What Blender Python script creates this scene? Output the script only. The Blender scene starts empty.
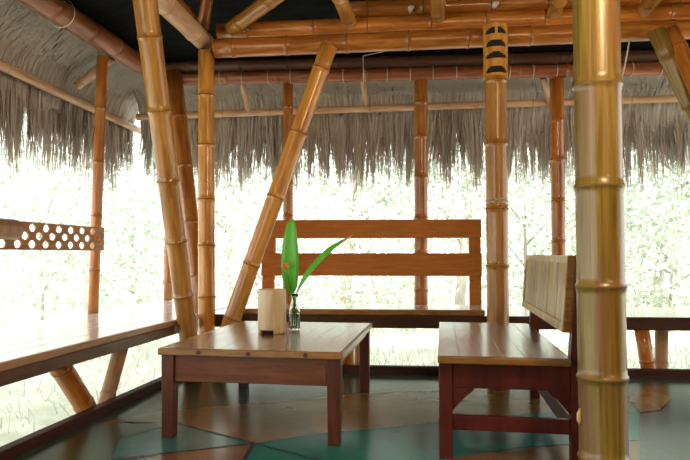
import bpy, bmesh, math, random
from mathutils import Vector, Matrix, Euler, noise
random.seed(7)
S = bpy.context.scene
COL = S.collection
R = math.radians

# ------------------------------------------------------------------ camera
F = 620.0; YAW = R(8.9); TILT = R(2.2); EYE = 0.9
fw = Vector((-math.sin(YAW)*math.cos(TILT), math.cos(YAW)*math.cos(TILT), math.sin(TILT)))
rt = Vector((math.cos(YAW), math.sin(YAW), 0))
up = rt.cross(fw)
cd = bpy.data.cameras.new('camera'); cam = bpy.data.objects.new('camera', cd); COL.objects.link(cam)
cd.sensor_width = 36; cd.lens = 36*F/690; cd.clip_end = 200
cam.location = (0, 0, EYE)
cam.rotation_euler = (math.pi/2+TILT, 0, YAW)
S.camera = cam

def ray(px, py): return fw + rt*((px-345)/F) + up*((230-py)/F)
def at(px, py, x=None, y=None, z=None, d=None):
    """the surveyed point under a photo position on a known plane (d: the line of the back wall, 5 degrees off square)"""
    r = ray(px, py)
    if x is not None: k = x/r.x
    elif y is not None: k = y/r.y
    elif z is not None: k = (z-EYE)/r.z
    else: k = d/(r.y-.085*r.x)
    return Vector((r.x*k, r.y*k, EYE+r.z*k))
def bp(x, d, z): return Vector((x, d+.085*x, z))      # a point in the frame of the back wall

# ------------------------------------------------------------------ materials
def mat(name): 
    m = bpy.data.materials.new(name); m.use_nodes = True
    return m, m.node_tree.nodes, m.node_tree.links, m.node_tree.nodes['Principled BSDF']
def grain(name, c1, c2, c3=None, scale=(8,8,.7), rough=.4, bump=.15, rand=.25, coat=0, ns=4, blotch=None, spec=.5):
    m, N, L, P = mat(name)
    tc = N.new('ShaderNodeTexCoord'); mp = N.new('ShaderNodeMapping'); mp.inputs['Scale'].default_value = scale
    oi = N.new('ShaderNodeObjectInfo'); ad = N.new('ShaderNodeVectorMath'); ad.operation = 'ADD'
    sc = N.new('ShaderNodeMath'); sc.operation = 'MULTIPLY'; sc.inputs[1].default_value = 37
    L.new(oi.outputs['Random'], sc.inputs[0])
    L.new(tc.outputs['Object'], mp.inputs[0]); L.new(mp.outputs[0], ad.inputs[0]); L.new(sc.outputs[0], ad.inputs[1])
    n = N.new('ShaderNodeTexNoise'); n.inputs['Scale'].default_value = ns; n.inputs['Detail'].default_value = 6
    n.inputs['Roughness'].default_value = .62
    L.new(ad.outputs[0], n.inputs['Vector'])
    cr = N.new('ShaderNodeValToRGB'); e = cr.color_ramp.elements
    e[0].position = .3; e[0].color = (*c1, 1); e[1].position = .7; e[1].color = (*c2, 1)
    if c3: x = e.new(.5); x.color = (*c3, 1)
    L.new(n.outputs['Fac'], cr.inputs[0])
    colour = cr.outputs[0]
    if blotch:
        n2 = N.new('ShaderNodeTexNoise'); n2.inputs['Scale'].default_value = 1; n2.inputs['Detail'].default_value = 5
        m2 = N.new('ShaderNodeMapping'); m2.inputs['Scale'].default_value = (16,16,3.2); L.new(tc.outputs['Object'], m2.inputs[0])
        a2 = N.new('ShaderNodeVectorMath'); a2.operation = 'ADD'; L.new(m2.outputs[0], a2.inputs[0]); L.new(sc.outputs[0], a2.inputs[1])
        L.new(a2.outputs[0], n2.inputs['Vector'])
        r2 = N.new('ShaderNodeMapRange'); r2.inputs['From Min'].default_value = .48; r2.inputs['From Max'].default_value = .70
        r2.inputs['To Max'].default_value = .75; L.new(n2.outputs['Fac'], r2.inputs[0])
        mx = N.new('ShaderNodeMix'); mx.data_type = 'RGBA'; L.new(r2.outputs[0], mx.inputs[0]); L.new(colour, mx.inputs[6]); mx.inputs[7].default_value = (*blotch, 1)
        colour = mx.outputs[2]
    hv = N.new('ShaderNodeHueSaturation'); mr = N.new('ShaderNodeMapRange')
    mr.inputs['To Min'].default_value = 1-rand; mr.inputs['To Max'].default_value = 1+rand
    L.new(oi.outputs['Random'], mr.inputs[0]); L.new(mr.outputs[0], hv.inputs['Value']); L.new(colour, hv.inputs['Color'])
    L.new(hv.outputs[0], P.inputs['Base Color'])
    P.inputs['Roughness'].default_value = rough; P.inputs['Coat Weight'].default_value = coat; P.inputs['Coat Roughness'].default_value = .15
    P.inputs['Specular IOR Level'].default_value = spec
    b = N.new('ShaderNodeBump'); b.inputs['Strength'].default_value = bump; b.inputs['Distance'].default_value = .01
    L.new(n.outputs['Fac'], b.inputs['Height']); L.new(b.outputs[0], P.inputs['Normal'])
    return m
def plain(name, c, rough=.5, metal=0):
    m, N, L, P = mat(name)
    n = N.new('ShaderNodeTexNoise'); n.inputs['Scale'].default_value = 25
    mx = N.new('ShaderNodeMix'); mx.data_type = 'RGBA'
    mx.inputs[6].default_value = (*[v*.8 for v in c], 1); mx.inputs[7].default_value = (*[min(1, v*1.15) for v in c], 1)
    L.new(n.outputs['Fac'], mx.inputs[0]); L.new(mx.outputs[2], P.inputs['Base Color'])
    P.inputs['Roughness'].default_value = rough; P.inputs['Metallic'].default_value = metal
    return m
M = {}
M['gold'] = grain('bamboo_gold', (.40,.165,.022), (.68,.36,.085), (.56,.245,.04), rough=.3, coat=.4, blotch=(.30,.10,.015))
M['olive'] = grain('bamboo_olive', (.135,.078,.010), (.34,.235,.045), (.24,.155,.022), scale=(16,16,.6), rough=.3, coat=.3, rand=.02, blotch=(.25,.11,.055))
M['orange'] = grain('bamboo_orange', (.33,.10,.013), (.62,.26,.045), (.50,.17,.026), rough=.3, coat=.4, blotch=(.22,.06,.010))
M['red'] = grain('bamboo_red', (.20,.058,.022), (.42,.15,.06), (.31,.10,.04), rough=.36, coat=.15, rand=.12, blotch=(.12,.03,.012))
M['dark'] = grain('bamboo_dark', (.07,.03,.02), (.16,.07,.04), rough=.45)
M['pale'] = grain('bamboo_pale', (.46,.25,.135), (.68,.44,.27), rough=.45, coat=.15, rand=.1, blotch=(.34,.16,.08))
M['node'] = plain('bamboo_node', (.26,.10,.022), .5)
M['nodepale'] = plain('bamboo_node_pale', (.36,.24,.14), .5)
M['nodeolive'] = plain('bamboo_node_olive', (.20,.11,.02), .5)
M['cut'] = grain('bamboo_cut_end', (.45,.28,.12), (.65,.45,.22), rough=.7)
M['tablewood'] = grain('stained_wood', (.10,.030,.009), (.21,.070,.022), scale=(1.2,9,9), rough=.4, coat=.06, rand=.08, spec=.3)
M['legwood'] = grain('stained_leg_wood', (.06,.015,.006), (.14,.040,.016), scale=(9,9,1), rough=.4, coat=.06, rand=.08, spec=.3)
M['redwood'] = grain('mahogany_wood', (.055,.010,.008), (.12,.022,.016), scale=(4,4,1.5), rough=.38, coat=.06, rand=.06, spec=.3)
M['edge'] = grain('split_bamboo_edge', (.20,.085,.016), (.42,.20,.04), scale=(2,12,12), rough=.4, coat=.2)
M['railwood'] = grain('varnished_rail_wood', (.38,.115,.014), (.56,.185,.026), scale=(1,10,10), rough=.5, coat=0, rand=.06, spec=.25)
M['panel'] = grain('bamboo_panel', (.24,.15,.05), (.56,.41,.18), (.44,.30,.115), scale=(10,10,1.4), rough=.38, coat=.15)
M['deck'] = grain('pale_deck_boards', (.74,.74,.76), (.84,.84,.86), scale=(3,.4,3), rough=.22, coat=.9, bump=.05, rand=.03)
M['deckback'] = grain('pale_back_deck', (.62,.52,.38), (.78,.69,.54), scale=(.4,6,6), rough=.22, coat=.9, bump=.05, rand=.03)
M['boardedge'] = grain('brown_edge_board', (.085,.035,.016), (.20,.085,.036), scale=(3,1,10), rough=.45, coat=.15, rand=.1)
M['lip'] = grain('bench_lip', (.32,.16,.08), (.52,.30,.16), scale=(3,1,10), rough=.4, coat=.15)
M['darkboard'] = grain('dark_edge_board', (.045,.018,.010), (.10,.042,.022), scale=(1,6,6), rough=.5, spec=.25)
M['kerb'] = grain('kerb_board', (.04,.014,.010), (.09,.034,.022), scale=(1,1,6), rough=.5, rand=.05, spec=.25)
M['thatch'] = grain('thatch_grass', (.17,.14,.115), (.54,.48,.41), (.36,.31,.265), scale=(32,2.5,2.5), ns=1.6, rough=.9, bump=.9, rand=.02, spec=.1)
M['thatchleft'] = grain('thatch_grass_side', (.17,.14,.115), (.54,.48,.41), (.36,.31,.265), scale=(2.5,32,2.5), ns=1.6, rough=.9, bump=.9, rand=.02, spec=.1)
M['straw'] = grain('thatch_straw', (.34,.295,.25), (.60,.54,.475), scale=(30,30,2), rough=.85, bump=0, rand=.02, spec=.1)
M['roofdark'] = grain('dark_roof_underside', (.004,.005,.0045), (.014,.015,.014), scale=(1,5,1), rough=.8, bump=.4, rand=0, spec=.1)  # near-black tone for the underside of the roof
M['rope'] = plain('pale_cord', (.75,.66,.55), .7)
M['slot'] = plain('dark_slot', (.012,.008,.006), .8)  # near-black; also carries the shade inside the sleeve slots and cup foot
M['lattice'] = grain('lattice_wood', (.27,.10,.022), (.50,.21,.06), scale=(6,1.5,6), rough=.45, coat=.05, spec=.3)
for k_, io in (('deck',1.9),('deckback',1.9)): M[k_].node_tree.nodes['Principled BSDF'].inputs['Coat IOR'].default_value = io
M['ground'] = grain('garden_ground', (.44,.46,.34), (.70,.70,.58), scale=(1,1,1), rough=.95, ns=3, spec=.1)
M['trunk'] = grain('tree_bark', (.36,.33,.29), (.56,.52,.47), scale=(6,6,1), rough=.9)
M['bolt'] = plain('pale_bolt', (.85,.82,.76), .4)
M['leaf'] = grain('heliconia_leaf', (.065,.34,.018), (.14,.54,.05), scale=(1,1,1), ns=4, rough=.35, bump=0, rand=.1)
M['leaftip'] = plain('dry_leaf_tip', (.55,.36,.20), .6)
M['flower'] = plain('orange_flower', (.75,.14,.03), .5)
M['cup'] = grain('bamboo_cup', (.50,.36,.19), (.74,.58,.36), (.66,.49,.28), scale=(7,7,.4), rough=.35, coat=.2, rand=0)
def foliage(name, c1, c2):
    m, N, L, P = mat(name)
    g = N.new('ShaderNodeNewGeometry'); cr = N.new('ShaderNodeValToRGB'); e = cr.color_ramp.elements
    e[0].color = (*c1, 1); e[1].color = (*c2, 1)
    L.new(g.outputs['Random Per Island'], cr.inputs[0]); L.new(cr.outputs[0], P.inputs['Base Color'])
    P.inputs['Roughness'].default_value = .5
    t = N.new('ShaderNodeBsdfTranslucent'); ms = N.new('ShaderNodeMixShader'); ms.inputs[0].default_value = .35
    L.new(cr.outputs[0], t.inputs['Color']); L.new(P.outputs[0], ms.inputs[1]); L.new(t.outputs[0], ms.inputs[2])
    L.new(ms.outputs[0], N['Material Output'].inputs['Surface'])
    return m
M['f0'] = foliage('hazed_foliage', (.44,.49,.41), (.79,.82,.75))  # leaf colours paled to stand in for overexposed haze outdoors
M['f1'] = foliage('hazed_fresh_foliage', (.38,.48,.37), (.74,.80,.70))
M['f2'] = foliage('hazed_grey_foliage', (.45,.49,.46), (.77,.80,.77))
def glass(name, c):
    m, N, L, P = mat(name)
    P.inputs['Base Color'].default_value = (*c, 1); P.inputs['Roughness'].default_value = .02
    P.inputs['Transmission Weight'].default_value = 1; P.inputs['IOR'].default_value = 1.4
    return m
M['glass'] = glass('clear_glass', (.93,.98,.95)); M['water'] = glass('water', (.9,.97,.93)); M['water'].node_tree.nodes['Principled BSDF'].inputs['IOR'].default_value = 1.33
def floor_mat(name, c1, c2, rough=.22):
    m = grain(name, c1, c2, scale=(1,1,1), ns=2.6, rough=rough, bump=.008, rand=0, spec=.35)
    return m
M['fl_base'] = floor_mat('floor_paint_slate', (.035,.065,.06), (.08,.12,.105))
M['fl_tan'] = floor_mat('floor_paint_tan', (.15,.085,.025), (.27,.165,.055))
M['fl_teal'] = floor_mat('floor_paint_teal', (.005,.125,.115), (.02,.23,.20))
M['fl_blue'] = floor_mat('floor_paint_blue', (.03,.14,.16), (.08,.25,.27))
M['fl_green'] = floor_mat('floor_paint_green', (.02,.05,.03), (.05,.095,.05))
M['fl_brown'] = floor_mat('floor_paint_brown', (.15,.075,.035), (.26,.14,.07))
M['fl_line'] = floor_mat('floor_groove', (.012,.014,.014), (.03,.03,.03), .4)
M['fl_pale'] = floor_mat('floor_pale_line', (.25,.26,.22), (.36,.36,.30), .3)

# ------------------------------------------------------------------ mesh helpers
class MB:
    def __init__(s): s.v = []; s.f = []; s.m = []; s.sm = []
    def add(s, vs, fs, mi=0, smooth=False):
        o = len(s.v); s.v += [Vector(v) for v in vs]
        for f in fs: s.f.append([o+i for i in f]); s.m.append(mi); s.sm.append(smooth)
    def box(s, a, b, mi=0, xf=None):
        x0,y0,z0 = a; x1,y1,z1 = b
        vs = [Vector(p) for p in ((x0,y0,z0),(x1,y0,z0),(x1,y1,z0),(x0,y1,z0),(x0,y0,z1),(x1,y0,z1),(x1,y1,z1),(x0,y1,z1))]
        if xf: vs = [xf(v) for v in vs]
        s.add(vs, [(0,3,2,1),(4,5,6,7),(0,1,5,4),(1,2,6,5),(2,3,7,6),(3,0,4,7)], mi)
    def hexa(s, vs, mi=0):
        s.add(vs, [(0,3,2,1),(4,5,6,7),(0,1,5,4),(1,2,6,5),(2,3,7,6),(3,0,4,7)], mi)
    def tube(s, pts, rad, seg=10, mi=0, caps=True, sx=1):
        pts = [Vector(p) for p in pts]; n = len(pts)
        if not hasattr(rad, '__len__'): rad = [rad]*n
        vs = []; T = (pts[-1]-pts[0]).normalized()
        ref = Vector((0,0,1)) if abs(T.z) < .9 else Vector((1,0,0))
        for i, p in enumerate(pts):
            t = (pts[min(i+1,n-1)]-pts[max(i-1,0)]).normalized()
            a = t.cross(ref).normalized(); b = t.cross(a)
            for k in range(seg):
                w = 2*math.pi*k/seg; vs.append(p+a*(math.cos(w)*rad[i])+b*(math.sin(w)*rad[i]))
        fs = [(i*seg+k, i*seg+(k+1)%seg, (i+1)*seg+(k+1)%seg, (i+1)*seg+k) for i in range(n-1) for k in range(seg)]
        s.add(vs, fs, mi, True)
        if caps:
            o = len(s.v)-len(vs)
            s.f.append([o+k for k in range(seg)]); s.m.append(mi); s.sm.append(False)
            s.f.append([o+(n-1)*seg+k for k in reversed(range(seg))]); s.m.append(mi); s.sm.append(False)
    def lathe(s, prof, c=(0,0,0), seg=32, mi=0, close=False):
        vs = [(c[0]+r*math.cos(2*math.pi*k/seg), c[1]+r*math.sin(2*math.pi*k/seg), c[2]+z) for r, z in prof for k in range(seg)]
        n = len(prof); rng = range(n if close else n-1)
        s.add(vs, [(i*seg+k, i*seg+(k+1)%seg, ((i+1)%n)*seg+(k+1)%seg, ((i+1)%n)*seg+k) for i in rng for k in range(seg)], mi, True)
    def build(s, name, mats, parent=None, loc=None, bevel=0, world=True):
        """vertices in world space; the object's origin goes to loc (or its parent's)"""
        if not isinstance(mats, (list, tuple)): mats = [mats]
        base = Vector(loc) if loc is not None else (Vector(parent['_o']) if parent is not None and '_o' in parent else Vector((0,0,0)))
        off = base if world else Vector((0,0,0))
        me = bpy.data.meshes.new(name)
        me.from_pydata([v-off for v in s.v], [], s.f)
        for m in mats: me.materials.append(M[m])
        me.polygons.foreach_set('material_index', s.m); me.polygons.foreach_set('use_smooth', s.sm); me.update()
        o = bpy.data.objects.new(name, me); COL.objects.link(o)
        if parent is not None:
            o.parent = parent
            o.location = base-Vector(parent['_o']) if world else (loc or (0,0,0))
        else: o.location = base
        o['_o'] = tuple(base)
        bm = bmesh.new(); bm.from_mesh(me); bmesh.ops.recalc_face_normals(bm, faces=bm.faces); bm.to_mesh(me); bm.free()
        if bevel:
            b = o.modifiers.new('bevel', 'BEVEL'); b.width = bevel; b.segments = 2; b.limit_method = 'ANGLE'; b.angle_limit = R(40)
        return o
def tag(o, label=None, cat=None, group=None, kind=None):
    if label: o['label'] = label
    if cat: o['category'] = cat
    if group: o['group'] = group
    if kind: o['kind'] = kind
    return o
def empty(name, loc, label, cat, group=None):
    o = bpy.data.objects.new(name, None); COL.objects.link(o); o.location = loc; o['_o'] = tuple(loc); o.empty_display_size = .1
    return tag(o, label, cat, group)

def pole(name, p0, p1, r0, r1=None, m='gold', nm='node', sp=.36, nodes=None, parent=None, bend=0.0, seg=20, hollow=True, ring=.009):
    """a bamboo culm along local Z with raised node rings, its open ends cut"""
    p0 = Vector(p0); p1 = Vector(p1); r1 = r1 or r0; Lg = (p1-p0).length
    if nodes is None:
        nodes = []; z = random.uniform(.3, .9)*sp
        while z < Lg-.05: nodes.append(z); z += sp*random.uniform(.85, 1.12)
    prof = []                                   # (z, scale, slot)
    prof.append((0, 1, 0))
    for z in nodes:
        if z < .03 or z > Lg-.03: continue
        prof += [(z-.03, 1, 0), (z-ring, 1.035, 0), (z-ring*.6, 1.075, 1), (z+ring*.5, 1.06, 1), (z+ring, 1.01, 0), (z+.035, .992, 0)]
    prof.append((Lg, 1, 0))
    ph = random.uniform(0, 6.28); vs = []; fs = []; mi = []
    for z, s, q in prof:
        t = z/Lg; r = (r0+(r1-r0)*t)*s; bx = bend*math.sin(math.pi*t)
        for k in range(seg):
            w = 2*math.pi*k/seg; vs.append((r*math.cos(w)+bx*math.cos(ph), r*math.sin(w)+bx*math.sin(ph), z))
    for i in range(len(prof)-1):
        for k in range(seg):
            fs.append((i*seg+k, i*seg+(k+1)%seg, (i+1)*seg+(k+1)%seg, (i+1)*seg+k)); mi.append(1 if prof[i][2] and prof[i+1][2] else 0)
    ns = len(fs)
    for end, z, r, row in ((0, 0, r0, 0), (1, Lg, r1, len(prof)-1)):      # cut ends: wall ring and a recessed diaphragm
        o = len(vs); inn = .03 if end == 0 else -.03
        vs += [(r*.78*math.cos(2*math.pi*k/seg), r*.78*math.sin(2*math.pi*k/seg), z) for k in range(seg)]
        vs += [(r*.76*math.cos(2*math.pi*k/seg), r*.76*math.sin(2*math.pi*k/seg), z+inn) for k in range(seg)]
        for k in range(seg):
            k2 = (k+1)%seg
            fs.append((row*seg+k, row*seg+k2, o+k2, o+k)); fs.append((o+k, o+k2, o+seg+k2, o+seg+k)); mi += [2, 2]
        fs.append(tuple(o+seg+k for k in range(seg))); mi.append(2)
    me = bpy.data.meshes.new(name); me.from_pydata(vs, [], fs)
    for x in (m, nm, 'cut'): me.materials.append(M[x])
    me.polygons.foreach_set('material_index', mi); me.polygons.foreach_set('use_smooth', [i < ns for i in range(len(fs))]); me.update()
    bm = bmesh.new(); bm.from_mesh(me); bmesh.ops.recalc_face_normals(bm, faces=bm.faces); bm.to_mesh(me); bm.free()
    o = bpy.data.objects.new(name, me); COL.objects.link(o)
    o.rotation_mode = 'QUATERNION'; o.rotation_quaternion = (p1-p0).to_track_quat('Z', 'Y')
    o['_o'] = tuple(p0)
    if parent is not None: o.parent = parent; o.location = p0-Vector(parent['_o'])
    else: o.location = p0
    return o

# ------------------------------------------------------------------ floor with its painted inlays
FX0, FX1, FY0, FY1 = -1.90, 4.6, -2.6, 4.70
f = MB()
f.hexa([(FX0,FY0,-.18),(FX1,FY0,-.18),(FX1,FY1+.085*FX1,-.18),(FX0,FY1+.085*FX0,-.18),
        (FX0,FY0,0),(FX1,FY0,0),(FX1,FY1+.085*FX1,0),(FX0,FY1+.085*FX0,0)], 0)
ZL = [.0006]
def patch(pts, mi, z=None):
    ZL[0] += .0003; z = ZL[0]
    f.add([at(px, py, z=z) for px, py in pts], [list(range(len(pts)))], mi)
def smooth(pts, n=6):
    out = []
    for i in range(len(pts)-1):
        a = pts[max(i-1,0)]; b = pts[i]; c = pts[i+1]; e = pts[min(i+2,len(pts)-1)]
        for k in range(n):
            t = k/n
            out.append(tuple(.5*((2*b[j])+(-a[j]+c[j])*t+(2*a[j]-5*b[j]+4*c[j]-e[j])*t*t+(-a[j]+3*b[j]-3*c[j]+e[j])*t**3) for j in (0,1)))
    out.append(pts[-1]); return out
def line(pts, w, mi):
    ZL[0] += .0003; z = ZL[0]+.0008
    P = [at(px, py, z=z) for px, py in smooth(pts)]
    for a, b in zip(P, P[1:]):
        n = Vector((-(b-a).y, (b-a).x, 0)).normalized()*w/2
        f.add([a-n, b-n, b+n, a+n], [(0,1,2,3)], mi)
up_curve = smooth([(96,424),(150,413),(210,407),(265,402),(334,396.5),(396,391),(470,390),(560,394),(640,402)])
lo_curve = smooth([(254,443),(290,437),(334,431.5),(396,426),(450,420),(520,414),(600,410),(640,402)])
def band(up_, lo_, mi):            # quads between two curves of equal length
    ZL[0] += .0003; z = ZL[0]
    n = min(len(up_), len(lo_))
    for i in range(n-1):
        f.add([at(*up_[i],z=z), at(*up_[i+1],z=z), at(*lo_[i+1],z=z), at(*lo_[i],z=z)], [(0,1,2,3)], mi)
def resample(c, n):
    out = []
    for i in range(n):
        t = i/(n-1)*(len(c)-1); k = min(int(t), len(c)-2); u = t-k
        out.append((c[k][0]*(1-u)+c[k+1][0]*u, c[k][1]*(1-u)+c[k+1][1]*u))
    return out
left_lo = [(96,424),(178,423),(216,433),(254,443)]
band(resample(up_curve, 60), resample(left_lo+lo_curve[1:], 60), 1)
band(resample(lo_curve, 50), resample([(254,443),(300,455),(350,470),(450,458),(520,447),(640,440)], 50), 2)
patch([(178,423),(254,443),(163,453),(112,458),(120,438)], 3)
patch([(254,443),(163,453),(120,470),(140,520),(210,520)], 5)
band(resample([(254,443),(300,455),(350,470),(450,458)], 20), resample([(210,520),(260,530),(350,540),(440,520)], 20), 2)
patch([(450,458),(502,450),(600,444),(640,440),(640,520),(440,520)], 5)
patch([(20,458),(96,424),(178,423),(120,438),(112,458),(120,470),(60,500)], 4)
patch([(628,400),(640,388),(664,386),(672,398),(660,410),(640,412)], 1)  # olive patch: reflection of the bench legs put into the floor colour
line([(178,423),(216,433),(254,443),(300,455),(345,466)], .012, 6)
line([(112,459),(163,453),(254,443)], .012, 6)
line([(254,443),(243,460),(225,490)], .016, 6)
line([(265,402),(334,396.5),(396,391),(470,390)], .010, 7)
line([(254,443),(290,437),(334,431.5),(396,426),(450,420),(520,414)], .008, 7)
tag(f.build('floor', ['fl_base','fl_tan','fl_teal','fl_blue','fl_green','fl_brown','fl_line','fl_pale']), kind='structure')
k = MB(); k.box((-1.935,FY0,-.1),(-1.875,4.56,.05)); tag(k.build('baseboard_left', 'kerb', bevel=.006), kind='structure')
def bx(x0, x1, d0, d1, z0, z1): return [bp(x0,d0,z0),bp(x1,d0,z0),bp(x1,d1,z0),bp(x0,d1,z0),bp(x0,d0,z1),bp(x1,d0,z1),bp(x1,d1,z1),bp(x0,d1,z1)]
k = MB(); k.hexa(bx(-1.90, 4.4, 4.72, 4.78, -.1, .055)); tag(k.build('baseboard_back', 'kerb', bevel=.006), kind='structure')

# garden ground, gently rolling
g = MB(); n = 48; vs = []
for j in range(n+1):
    for i in range(n+1):
        x = -22+44*i/n; y = -16+44*j/n
        out = max(0, -2.6-x, y-5.6)
        z = -.42+.05*out+.12*noise.noise(Vector((x*.4,y*.4,0)))*min(1, out)
        vs.append((x,y,z))
g.add(vs, [(j*(n+1)+i, j*(n+1)+i+1, (j+1)*(n+1)+i+1, (j+1)*(n+1)+i) for j in range(n) for i in range(n)], 0, True)
tag(g.build('ground', 'ground'), kind='structure')

# ------------------------------------------------------------------ roof and thatch
def roofz(x, y):
    d = y-.085*x
    return min(2.70+.45*(5.55-d), 2.74+.45*(x+2.65), 2.74+.45*(y+3.2), 2.74+.45*(5.0-x), 4.6)
r = MB(); nx, ny = 60, 60; vs = []
for lay in (0, .12):
    for j in range(ny+1):
        for i in range(nx+1):
            x = -2.72+7.8*i/nx; ye = 5.60+.085*x; y = -3.3+(ye+3.3)*j/ny
            vs.append((x, y, roofz(x, y)+lay))
A = (nx+1)*(ny+1); q = []
for j in range(ny):
    for i in range(nx):
        a = j*(nx+1)+i; q.append((a, a+1, a+nx+2, a+nx+1)); q.append((A+a, A+a+nx+1, A+a+nx+2, A+a+1))
edge = [i for i in range(nx+1)]+[j*(nx+1)+nx for j in range(1, ny+1)]+[ny*(nx+1)+i for i in range(nx-1, -1, -1)]+[j*(nx+1) for j in range(ny-1, 0, -1)]
for a, b in zip(edge, edge[1:]+edge[:1]): q.append((a, b, A+b, A+a))
r.add(vs, q); tag(r.build('ceiling', 'roofdark'), kind='structure')

def cl(x, s): return noise.noise(Vector((x, s, 3.1)))
# eave profile: (outward distance from the eave beam, height)
PROF = [(-.04,2.775),(.2,2.68),(.42,2.56),(.56,2.42),(.62,2.27),(.635,2.16),(.645,2.08)]
def eave(name, fn, u0, u1, side):
    """fn(u, o, z) -> point; u runs along the eave, o outward from it"""
    b = MB(); n = int((u1-u0)/.05); L = len(PROF); vs = []
    for lay in (0, .09):
        for i in range(n+1):
            u = u0+(u1-u0)*i/n
            for j, (o, z) in enumerate(PROF):
                zz = z+(.10*cl(u*3, side)+.06*cl(u*11, side) if j == L-1 else 0)
                w = .012*cl(u*14, j*1.3+side)
                vs.append(fn(u, o+w+lay*(.55 if j > 2 else .2), zz+lay*(.9 if j < 3 else .25)))
    A = (n+1)*L; q = []
    for i in range(n):
        for j in range(L-1):
            a = i*L+j; q.append((a, a+1, a+L+1, a+L)); q.append((A+a, A+a+L, A+a+L+1, A+a+1))
        a = i*L+L-1; q.append((a, A+a, A+a+L, a+L)); a = i*L; q.append((a, a+L, A+a+L, A+a))
    for i in (0, n):
        for j in range(L-1): a = i*L+j; q.append((a, A+a, A+a+1, a+1))
    b.add(vs, q, 0, True)
    return tag(b.build(name, 'thatch' if side == 0 else 'thatchleft'), kind='structure')
fb = lambda u, o, z: bp(u, 5.55+o, z)
fl = lambda u, o, z: Vector((-2.66-o*.92, u, z))
eave('thatch_eave_back', fb, -3.05, 4.6, 0)
eave('thatch_eave_left', fl, -.5, 6.12, 7)
def fringe(name, fn, u0, u1, side, n, label):
    b = MB()
    def strand(ua, ub, top, tip, o0, o1, w, bend):
        a = random.uniform(-.9, .9); vs = []
        for t, ww in ((0, 1), (.35, 1), (.7, .8), (.9, .55), (1, .12)):
            z = top+(tip-top)*t; uu = ua+(ub-ua)*t**1.6+bend*math.sin(math.pi*t); oo = o0+(o1-o0)*t
            vs += [fn(uu-w*ww*math.cos(a), oo-w*ww*math.sin(a), z), fn(uu+w*ww*math.cos(a), oo+w*ww*math.sin(a), z)]
        b.add(vs, [(0,1,3,2),(2,3,5,4),(4,5,7,6),(6,7,9,8)])
    nc = int((u1-u0)/.047); per = n//nc
    for c in range(nc):
        uc = u0+(u1-u0)*(c+random.uniform(.1, .9))/nc
        big = .5+.5*cl(uc*3.1, side+2)+.35*cl(uc*10, side+6)
        zt_ = 1.86-.52*max(.05, min(1.05, big))-random.uniform(0, .12)
        ln_ = .07*cl(uc*2.2, side+9)+.05*cl(uc*8, side+4)+random.gauss(0, .012)
        wd = random.uniform(.040, .062); oc = random.uniform(.60, .72)
        for k in range(per):
            v = random.gauss(0, .55); v = max(-1.3, min(1.3, v))
            tip = zt_+(2.0-zt_)*min(1, abs(v)*.22+random.random()**.85)
            if cl((uc+v*wd)*21, side+3) > .16: tip = max(tip, random.uniform(1.90, 2.02))
            strand(uc+v*wd, uc+ln_+v*wd*.62, random.uniform(2.08, 2.40), tip, oc+random.uniform(-.03, .03), oc+random.uniform(-.04, .05), random.uniform(.0022, .0055), random.gauss(0, .006))
    for i in range(n//6):                      # stray wisps
        u = random.uniform(u0, u1)
        strand(u, u+random.gauss(0, .04), random.uniform(2.05, 2.3), random.uniform(1.38, 1.85), .64, .64+random.uniform(-.05, .05), .0018, random.gauss(0, .012))
    # loose fibres on the sloping underside
    for i in range(n//2):
        u = random.uniform(u0, u1); s = random.uniform(.02, .40); e = s+random.uniform(.10, .26); sk = random.uniform(-.04, .12)
        zf = lambda o: 2.765-.36*o-.25*max(0, o-.2)**1.5
        w = random.uniform(.003, .006)
        b.add([fn(u-w, s, zf(s)-.045), fn(u+w, s, zf(s)-.045), fn(u+sk+w, e, zf(e)-.075), fn(u+sk-w, e, zf(e)-.075)], [(0,1,2,3)])
    return tag(b.build(name, 'straw'), label, 'thatch fringe', kind='stuff')
fringe('thatch_fringe', fb, -3.0, 4.2, 2.0, 10500, 'ragged grey thatch fringe hanging from the eave behind the back bench')
fringe('thatch_fringe', fl, .6, 6.05, 21.0, 7600, 'ragged grey thatch fringe hanging from the eave along the left side')

# ------------------------------------------------------------------ bamboo frame
def bpole(label, cat, *a, group=None, **kw): return tag(pole(*a, **kw), label, cat, group)
CX, CY = -1.80, 4.60
bpole('upright golden bamboo corner post between two slanting poles', 'post', 'bamboo_post', (CX,CY,-.05), (-1.835,4.62,2.50), .066, .063, sp=.40)
t0 = at(145, 0, x=-1.80); t1 = at(187, 325, x=-1.80); dr = (t0-t1).normalized()
bpole('bamboo pole leaning left from the corner, up along the left side', 'post', 'bamboo_brace', t1-dr*((t1.z-.0)/dr.z), t0+dr*.55, .066, .076, sp=.42, m='gold')
b0 = bp(-1.665, 4.70, .02); b1 = at(329, 46, d=4.66)
b0 = at(232, 320, d=4.66)-(b1-at(232,320,d=4.66)).normalized()*.42
bpole('bamboo pole slanting right from the corner up to the main beam', 'post', 'bamboo_brace', b0, b1, .066, .064, sp=.50)
bpole('bamboo pole leaning behind the corner post, top under the left eave beam', 'post', 'bamboo_brace', at(204,330,d=4.98), at(174,74,x=-2.42), .062, .072, sp=.5, m='orange')
for lab, bx_, tx, bt in (('thin bamboo post behind the left end of the slatted backrest', 288, 288, 300),
                     ('back bamboo post standing behind the middle of the slatted backrest', 421, 421, 303),
                     ('back bamboo post behind the bench with the bamboo panel back', 559, 557, 300)):
    p = at(bx_, bt, d=5.60); q = at(tx, 90, d=5.60)
    bpole(lab, 'post', 'bamboo_post', (p.x, p.y, .428), (q.x, q.y, 2.455), .060 if bx_ != 288 else .046, sp=.34, m='orange')
p = at(93, 316, x=-2.74); q = at(100, 62, x=-2.74)
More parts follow.
